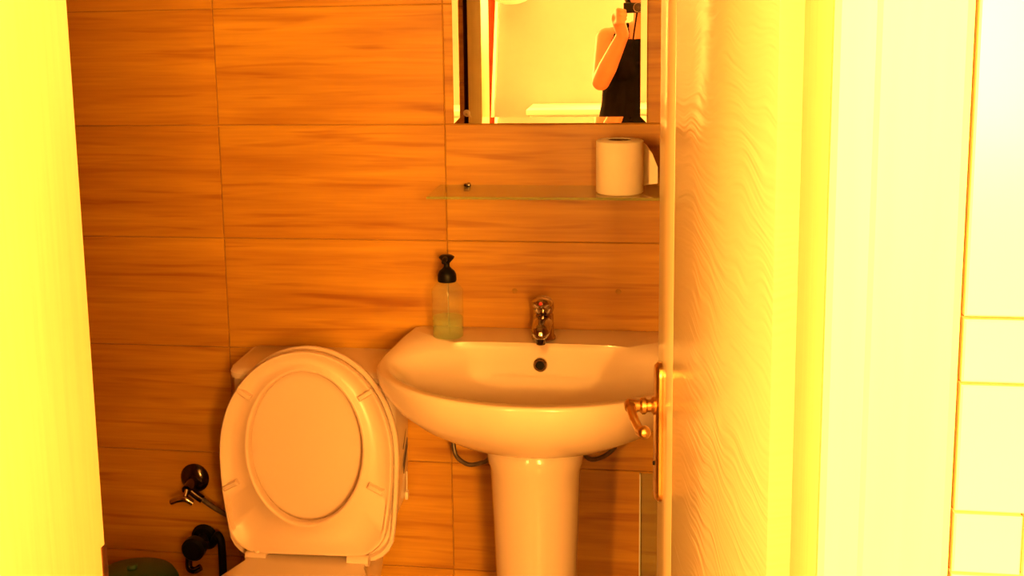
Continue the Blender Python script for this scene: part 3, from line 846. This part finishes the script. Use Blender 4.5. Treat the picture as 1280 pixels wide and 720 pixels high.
cu = thing('window_curtain', 'red curtain with a white sheer edge beside the window, seen in the mirror', 'curtain', (-.56, -1.95, 0))
def curtain(x0, x1a, x1b, z0, z1, y, mat, name, waves, amp):
    bm = NB(); nz_, nx = 14, 48
    rows = []
    for i in range(nz_ + 1):
        z = z1 + (z0 - z1) * i / nz_
        xe = x1a + (x1b - x1a) * i / nz_
        rows.append([bm.verts.new((x0 + (xe - x0) * k / nx, y + amp * math.sin(2 * PI * waves * k / nx) * (.6 + .4 * i / nz_), z)) for k in range(nx + 1)])
    for a, b in zip(rows[:-1], rows[1:]):
        for k in range(nx): bm.faces.new((a[k], a[k + 1], b[k + 1], b[k]))
    g = bm.faces[:]
    bmesh.ops.solidify(bm, geom=g, thickness=.002)
    return mk(name, bm, mat, cu, angle=80)
curtain(-.66, -.372, -.470, .45, 2.28, -1.93, 'curtain_red', 'drape', 4, .018)
curtain(-.60, -.352, -.446, .50, 2.28, -1.965, 'sheer_white', 'sheer', 5, .012)
bm = NB(); tube(bm, [(-1.30, -1.945, 2.30), (-.33, -1.945, 2.30)], .010, 10); bmesh.ops.create_uvsphere(bm, u_segments=12, v_segments=8, radius=.02, matrix=Matrix.Translation((-.33, -1.945, 2.30))); mk('curtain_rod', bm, 'brass', cu)

lm = thing('wall_lamp', 'white dome shaped wall lamp on the yellow wall, seen in the mirror', 'lamp', (-.314, OYB, 1.60))
bm = NB(); lathe(bm, [(0, -.085), (.04, -.082), (.085, -.066), (.118, -.036), (.128, 0), (.120, .006), (0, .006)], (-.314, OYB + .135, 1.600), 32); mk('lamp_shade', bm, 'lamp_white', lm)
bm = NB(); lathe(bm, [(0, 0), (.04, 0), (.04, .012), (0, .014)], (-.314, OYB, 1.63), 20, 'Y'); tube(bm, [(-.314, OYB + .01, 1.63), (-.314, OYB + .14, 1.63), (-.314, OYB + .14, 1.605)], .008, 8); mk('arm', bm, 'chrome', lm)

# ------------------------------------------------------------------ the photographer
per = thing('person', 'person in a black tank top raising a camera, seen in the mirror', 'person', (.43, -.31, 0))
bm = NB()
def ball(c, r, sc=(1, 1, 1), rot=None):
    m = Matrix.Translation(c) @ (rot.to_4x4() if rot else Matrix.Identity(4)) @ Matrix.Diagonal((*sc, 1))
    bmesh.ops.create_uvsphere(bm, u_segments=20, v_segments=12, radius=r, matrix=m)
def limb(pts, rs):
    """tapered chain of rounded segments"""
    pts = [Vector(p) for p in pts]
    cc = []; rr = []
    for i in range(len(pts) - 1):
        for k in range(6):
            t = k / 6; cc.append(pts[i].lerp(pts[i + 1], t)); rr.append(rs[i] + (rs[i + 1] - rs[i]) * t)
    cc.append(pts[-1]); rr.append(rs[-1])
    tube(bm, cc, rr, 16)
    for p, r in zip(pts, rs): ball(p, r)
PX, PY = .43, -.31
# trunk as lofted ellipses
def ell(z, w, d, y=0.0, n=28): return [(PX + w / 2 * math.cos(2 * PI * k / n), PY + y + d / 2 * math.sin(2 * PI * k / n), z) for k in range(n)]
loft(bm, [ell(.74, .20, .16), ell(.80, .36, .24, -.01), ell(.90, .395, .25, -.01), ell(1.00, .385, .225), ell(1.08, .355, .205), ell(1.16, .345, .205, .01), ell(1.25, .335, .225, .015), ell(1.32, .325, .20, .005), ell(1.37, .29, .16, -.005), ell(1.40, .20, .13, -.01), ell(1.43, .10, .10, -.01)])
for s in (-1, 1): ball((PX + s * .078, PY + .085, 1.235), .058, (1, .8, 1))
limb([(PX, PY - .01, 1.38), (PX, PY + .015, 1.47)], [.056, .052])
# head
HC = Vector((PX, PY + .035, 1.575))
ball(HC, .10, (.76, .94, 1.10)); ball(HC + Vector((0, .022, -.055)), .062, (.85, 1.0, .95)); ball(HC + Vector((0, .06, -.098)), .022, (1.1, .8, .7))
limb([HC + Vector((0, .088, .005)), HC + Vector((0, .108, -.035))], [.010, .015])
for s in (-1, 1):
    ball(HC + Vector((s * .078, -.005, -.012)), .028, (.30, .7, 1.1)); ball(HC + Vector((s * .036, .078, -.03)), .024, (1, .6, .9))
# arms
def arm(sh, el, wr, side):
    limb([sh, Vector(sh).lerp(Vector(el), .45), el], [.052, .046, .038])
    limb([el, Vector(el).lerp(Vector(wr), .3), wr], [.038, .040, .026])
SHL, ELL, WRL = (.272, -.30, 1.350), (.248, -.165, 1.178), (.340, -.075, 1.375)
SHR, ELR, WRR = (.588, -.30, 1.350), (.612, -.165, 1.175), (.490, -.075, 1.385)
arm(SHL, ELL, WRL, -1); arm(SHR, ELR, WRR, 1)
ball((.300, -.305, 1.355), .055, (1.1, 1, .9)); ball((.560, -.305, 1.355), .055, (1.1, 1, .9))
# hands: palm behind and beside the camera, fingers wrapped over its front edge, thumb along the back
def hand(wr, side):
    w = Vector(wr)
    ex = .338 if side < 0 else .456       # camera's side edge
    pc = Vector((ex + side * .020, -.045, 1.445))
    limb([w, w.lerp(pc, .5) + Vector((0, -.004, 0)), pc], [.026, .027, .026])
    ball(pc, .030, (.62, 1.0, 1.25))
    lens = (.030, .034, .032, .026)
    for i in range(4):
        z = 1.493 - .0165 * i if side > 0 else 1.478 - .0165 * i
        b0 = pc + Vector((side * .006, .012, (z - 1.455) * .8))
        k1 = Vector((ex + side * .016, -.006 + .004, z)); k2 = Vector((ex + side * .006, .010, z - .003)); k3 = Vector((ex - side * (lens[i] - .018), .004, z - .006))
        limb([b0, k1, k2, k3], [.0098, .0092, .0085, .0075])
    t0 = pc + Vector((-side * .004, -.016, -.018)); limb([t0, Vector((ex - side * .006, -.058, 1.462)), Vector((ex - side * .024, -.052, 1.476))], [.013, .011, .0088])
hand(WRL, -1); hand(WRR, 1)
# legs and feet
for s in (-1, 1):
    limb([(PX + s * .09, PY - .01, .84), (PX + s * .095, PY, .68), (PX + s * .09, PY + .01, .46), (PX + s * .09, PY - .02, .34), (PX + s * .085, PY - .02, .09)], [.096, .085, .058, .056, .038])
    limb([(PX + s * .085, PY - .03, .042), (PX + s * .10, PY + .07, .034), (PX + s * .105, PY + .14, .024)], [.040, .036, .024])
finish(bm)
me = bpy.data.meshes.new('body_raw'); bm.to_mesh(me); bm.free()
raw = bpy.data.objects.new('body_raw', me); C.objects.link(raw)
rm = raw.modifiers.new('r', 'REMESH'); rm.mode = 'VOXEL'; rm.voxel_size = .0052; rm.use_smooth_shade = True
smo = raw.modifiers.new('s', 'SMOOTH'); smo.factor = .5; smo.iterations = 3
dg = bpy.context.evaluated_depsgraph_get()
ev = bpy.data.meshes.new_from_object(raw.evaluated_get(dg))
bpy.data.objects.remove(raw)
ev.name = 'body'
for p in ev.polygons: p.use_smooth = True
def cloth(name, mat, pred, off):
    b = bmesh.new(); b.from_mesh(ev)
    kill = [f for f in b.faces if not pred(f.calc_center_median())]
    bmesh.ops.delete(b, geom=kill, context='FACES')
    b.normal_update()
    for v in b.verts: v.co += v.normal * off
    for f in b.faces: f.smooth = True
    bmesh.ops.solidify(b, geom=b.faces[:], thickness=-.002)
    return mk(name, b, mat, per, recalc=False)
def seg_d(p, a, b):
    a = Vector(a); b = Vector(b); d = b - a
    t = max(0, min(1, (p - a).dot(d) / d.length_squared)); return (p - a - d * t).length
def on_arm(p):
    for sh_, el_, wr_ in ((SHL, ELL, WRL), (SHR, ELR, WRR)):
        m = Vector(sh_).lerp(Vector(el_), .30)
        if seg_d(p, m, el_) < .052 or seg_d(p, el_, wr_) < .055: return True
    return p.y > -.175
def top_pred(p):
    if on_arm(p): return False
    if p.z < .98: return False
    dx = abs(p.x - PX)
    if p.z < 1.27: return dx < .20
    if p.z > 1.415: return False
    # straps and neckline
    front = p.y > PY
    neck = 1.350 if front else 1.365
    if p.z > neck and dx < .066: return False
    return dx < .172 - (p.z - 1.27) * .42
cloth('tank_top', 'black_cloth', top_pred, .004)
cloth('jeans', 'grey_denim', lambda p: .085 < p.z < 1.0 and abs(p.x - PX) < .26, .0035 )
# hair over the skull and a low tail
bh = bmesh.new(); bh.from_mesh(ev)
def hair_pred(p):
    q = p - HC
    return p.z > 1.50 and (q.y < .045 or q.z > .068) and not (q.y > .02 and q.z < .045)
bmesh.ops.delete(bh, geom=[f for f in bh.faces if not hair_pred(f.calc_center_median())], context='FACES'); bh.normal_update()
for v in bh.verts: v.co += v.normal * .011
for f in bh.faces: f.smooth = True
bmesh.ops.solidify(bh, geom=bh.faces[:], thickness=-.010)
tube(bh, catmull([(PX, PY - .055, 1.60), (PX, PY - .095, 1.55), (PX, PY - .105, 1.47), (PX, PY - .11, 1.38)]), [.022] * 8 + [.026] * 8 + [.018] * 8 + [.006], 12)
mk('hair', bh, 'dark_hair', per, recalc=False)
for s in (-1, 1):
    bm = NB(); bmesh.ops.create_uvsphere(bm, u_segments=14, v_segments=8, radius=.0115, matrix=Matrix.Translation(HC + Vector((s * .031, .0785, .004)))); e_ = mk('eye', bm, 'eye_white', per)
    bm = NB(); bmesh.ops.create_uvsphere(bm, u_segments=12, v_segments=8, radius=.0055, matrix=Matrix.Translation(HC + Vector((s * .031, .0868, .003)))); mk('iris', bm, 'dark_hair', e_)
    bm = NB(); tube(bm, catmull([HC + Vector((s * .016, .090, .022)), HC + Vector((s * .032, .088, .027)), HC + Vector((s * .048, .076, .022))]), .003, 8); mk('eyebrow', bm, 'dark_hair', per)
bm = NB(); tube(bm, catmull([HC + Vector((-.020, .078, -.066)), HC + Vector((0, .088, -.064)), HC + Vector((.020, .078, -.066))]), [.002] * 4 + [.0045] * 9 + [.002] * 4, 8); mk('mouth', bm, 'lip', per)
bo = bpy.data.objects.new('body', ev); C.objects.link(bo); ev.materials.clear(); ev.materials.append(MATS['skin']); ev.transform(Matrix.Translation(-Vector(per.location))); bo.parent = per
# compact camera in the hands, just behind the viewpoint
cm = thing('compact_camera', 'small black compact camera with a wrist strap held by the person', 'camera', (.397, -.03, 1.463))
bm = NB(); box(bm, .342, .452, -.044, -.014, 1.463, 1.505, bev=.004); cbod = mk('camera_body', bm, 'black_plastic', cm)
bm = NB(); lathe(bm, [(0, -.002), (.012, -.002), (.013, 0), (.019, 0), (.019, .006), (0, .006)], (.402, -.012, 1.4845), 28, 'Y'); lb = mk('lens', bm, 'darkened_chrome', cm)
bm = NB(); lathe(bm, [(.017, 0), (.018, .0015), (.0195, .0015), (.0195, -.001)], (.402, -.0065, 1.4845), 28, 'Y', False, False); mk('lens_ring', bm, 'chrome', lb)
bm = NB(); tube(bm, catmull([(.398, -.012, 1.466), (.394, -.006, 1.44), (.388, -.008, 1.40), (.380, -.02, 1.34), (.372, -.04, 1.30)]), .0035, 8); mk('wrist_strap', bm, 'black_cloth', cm)
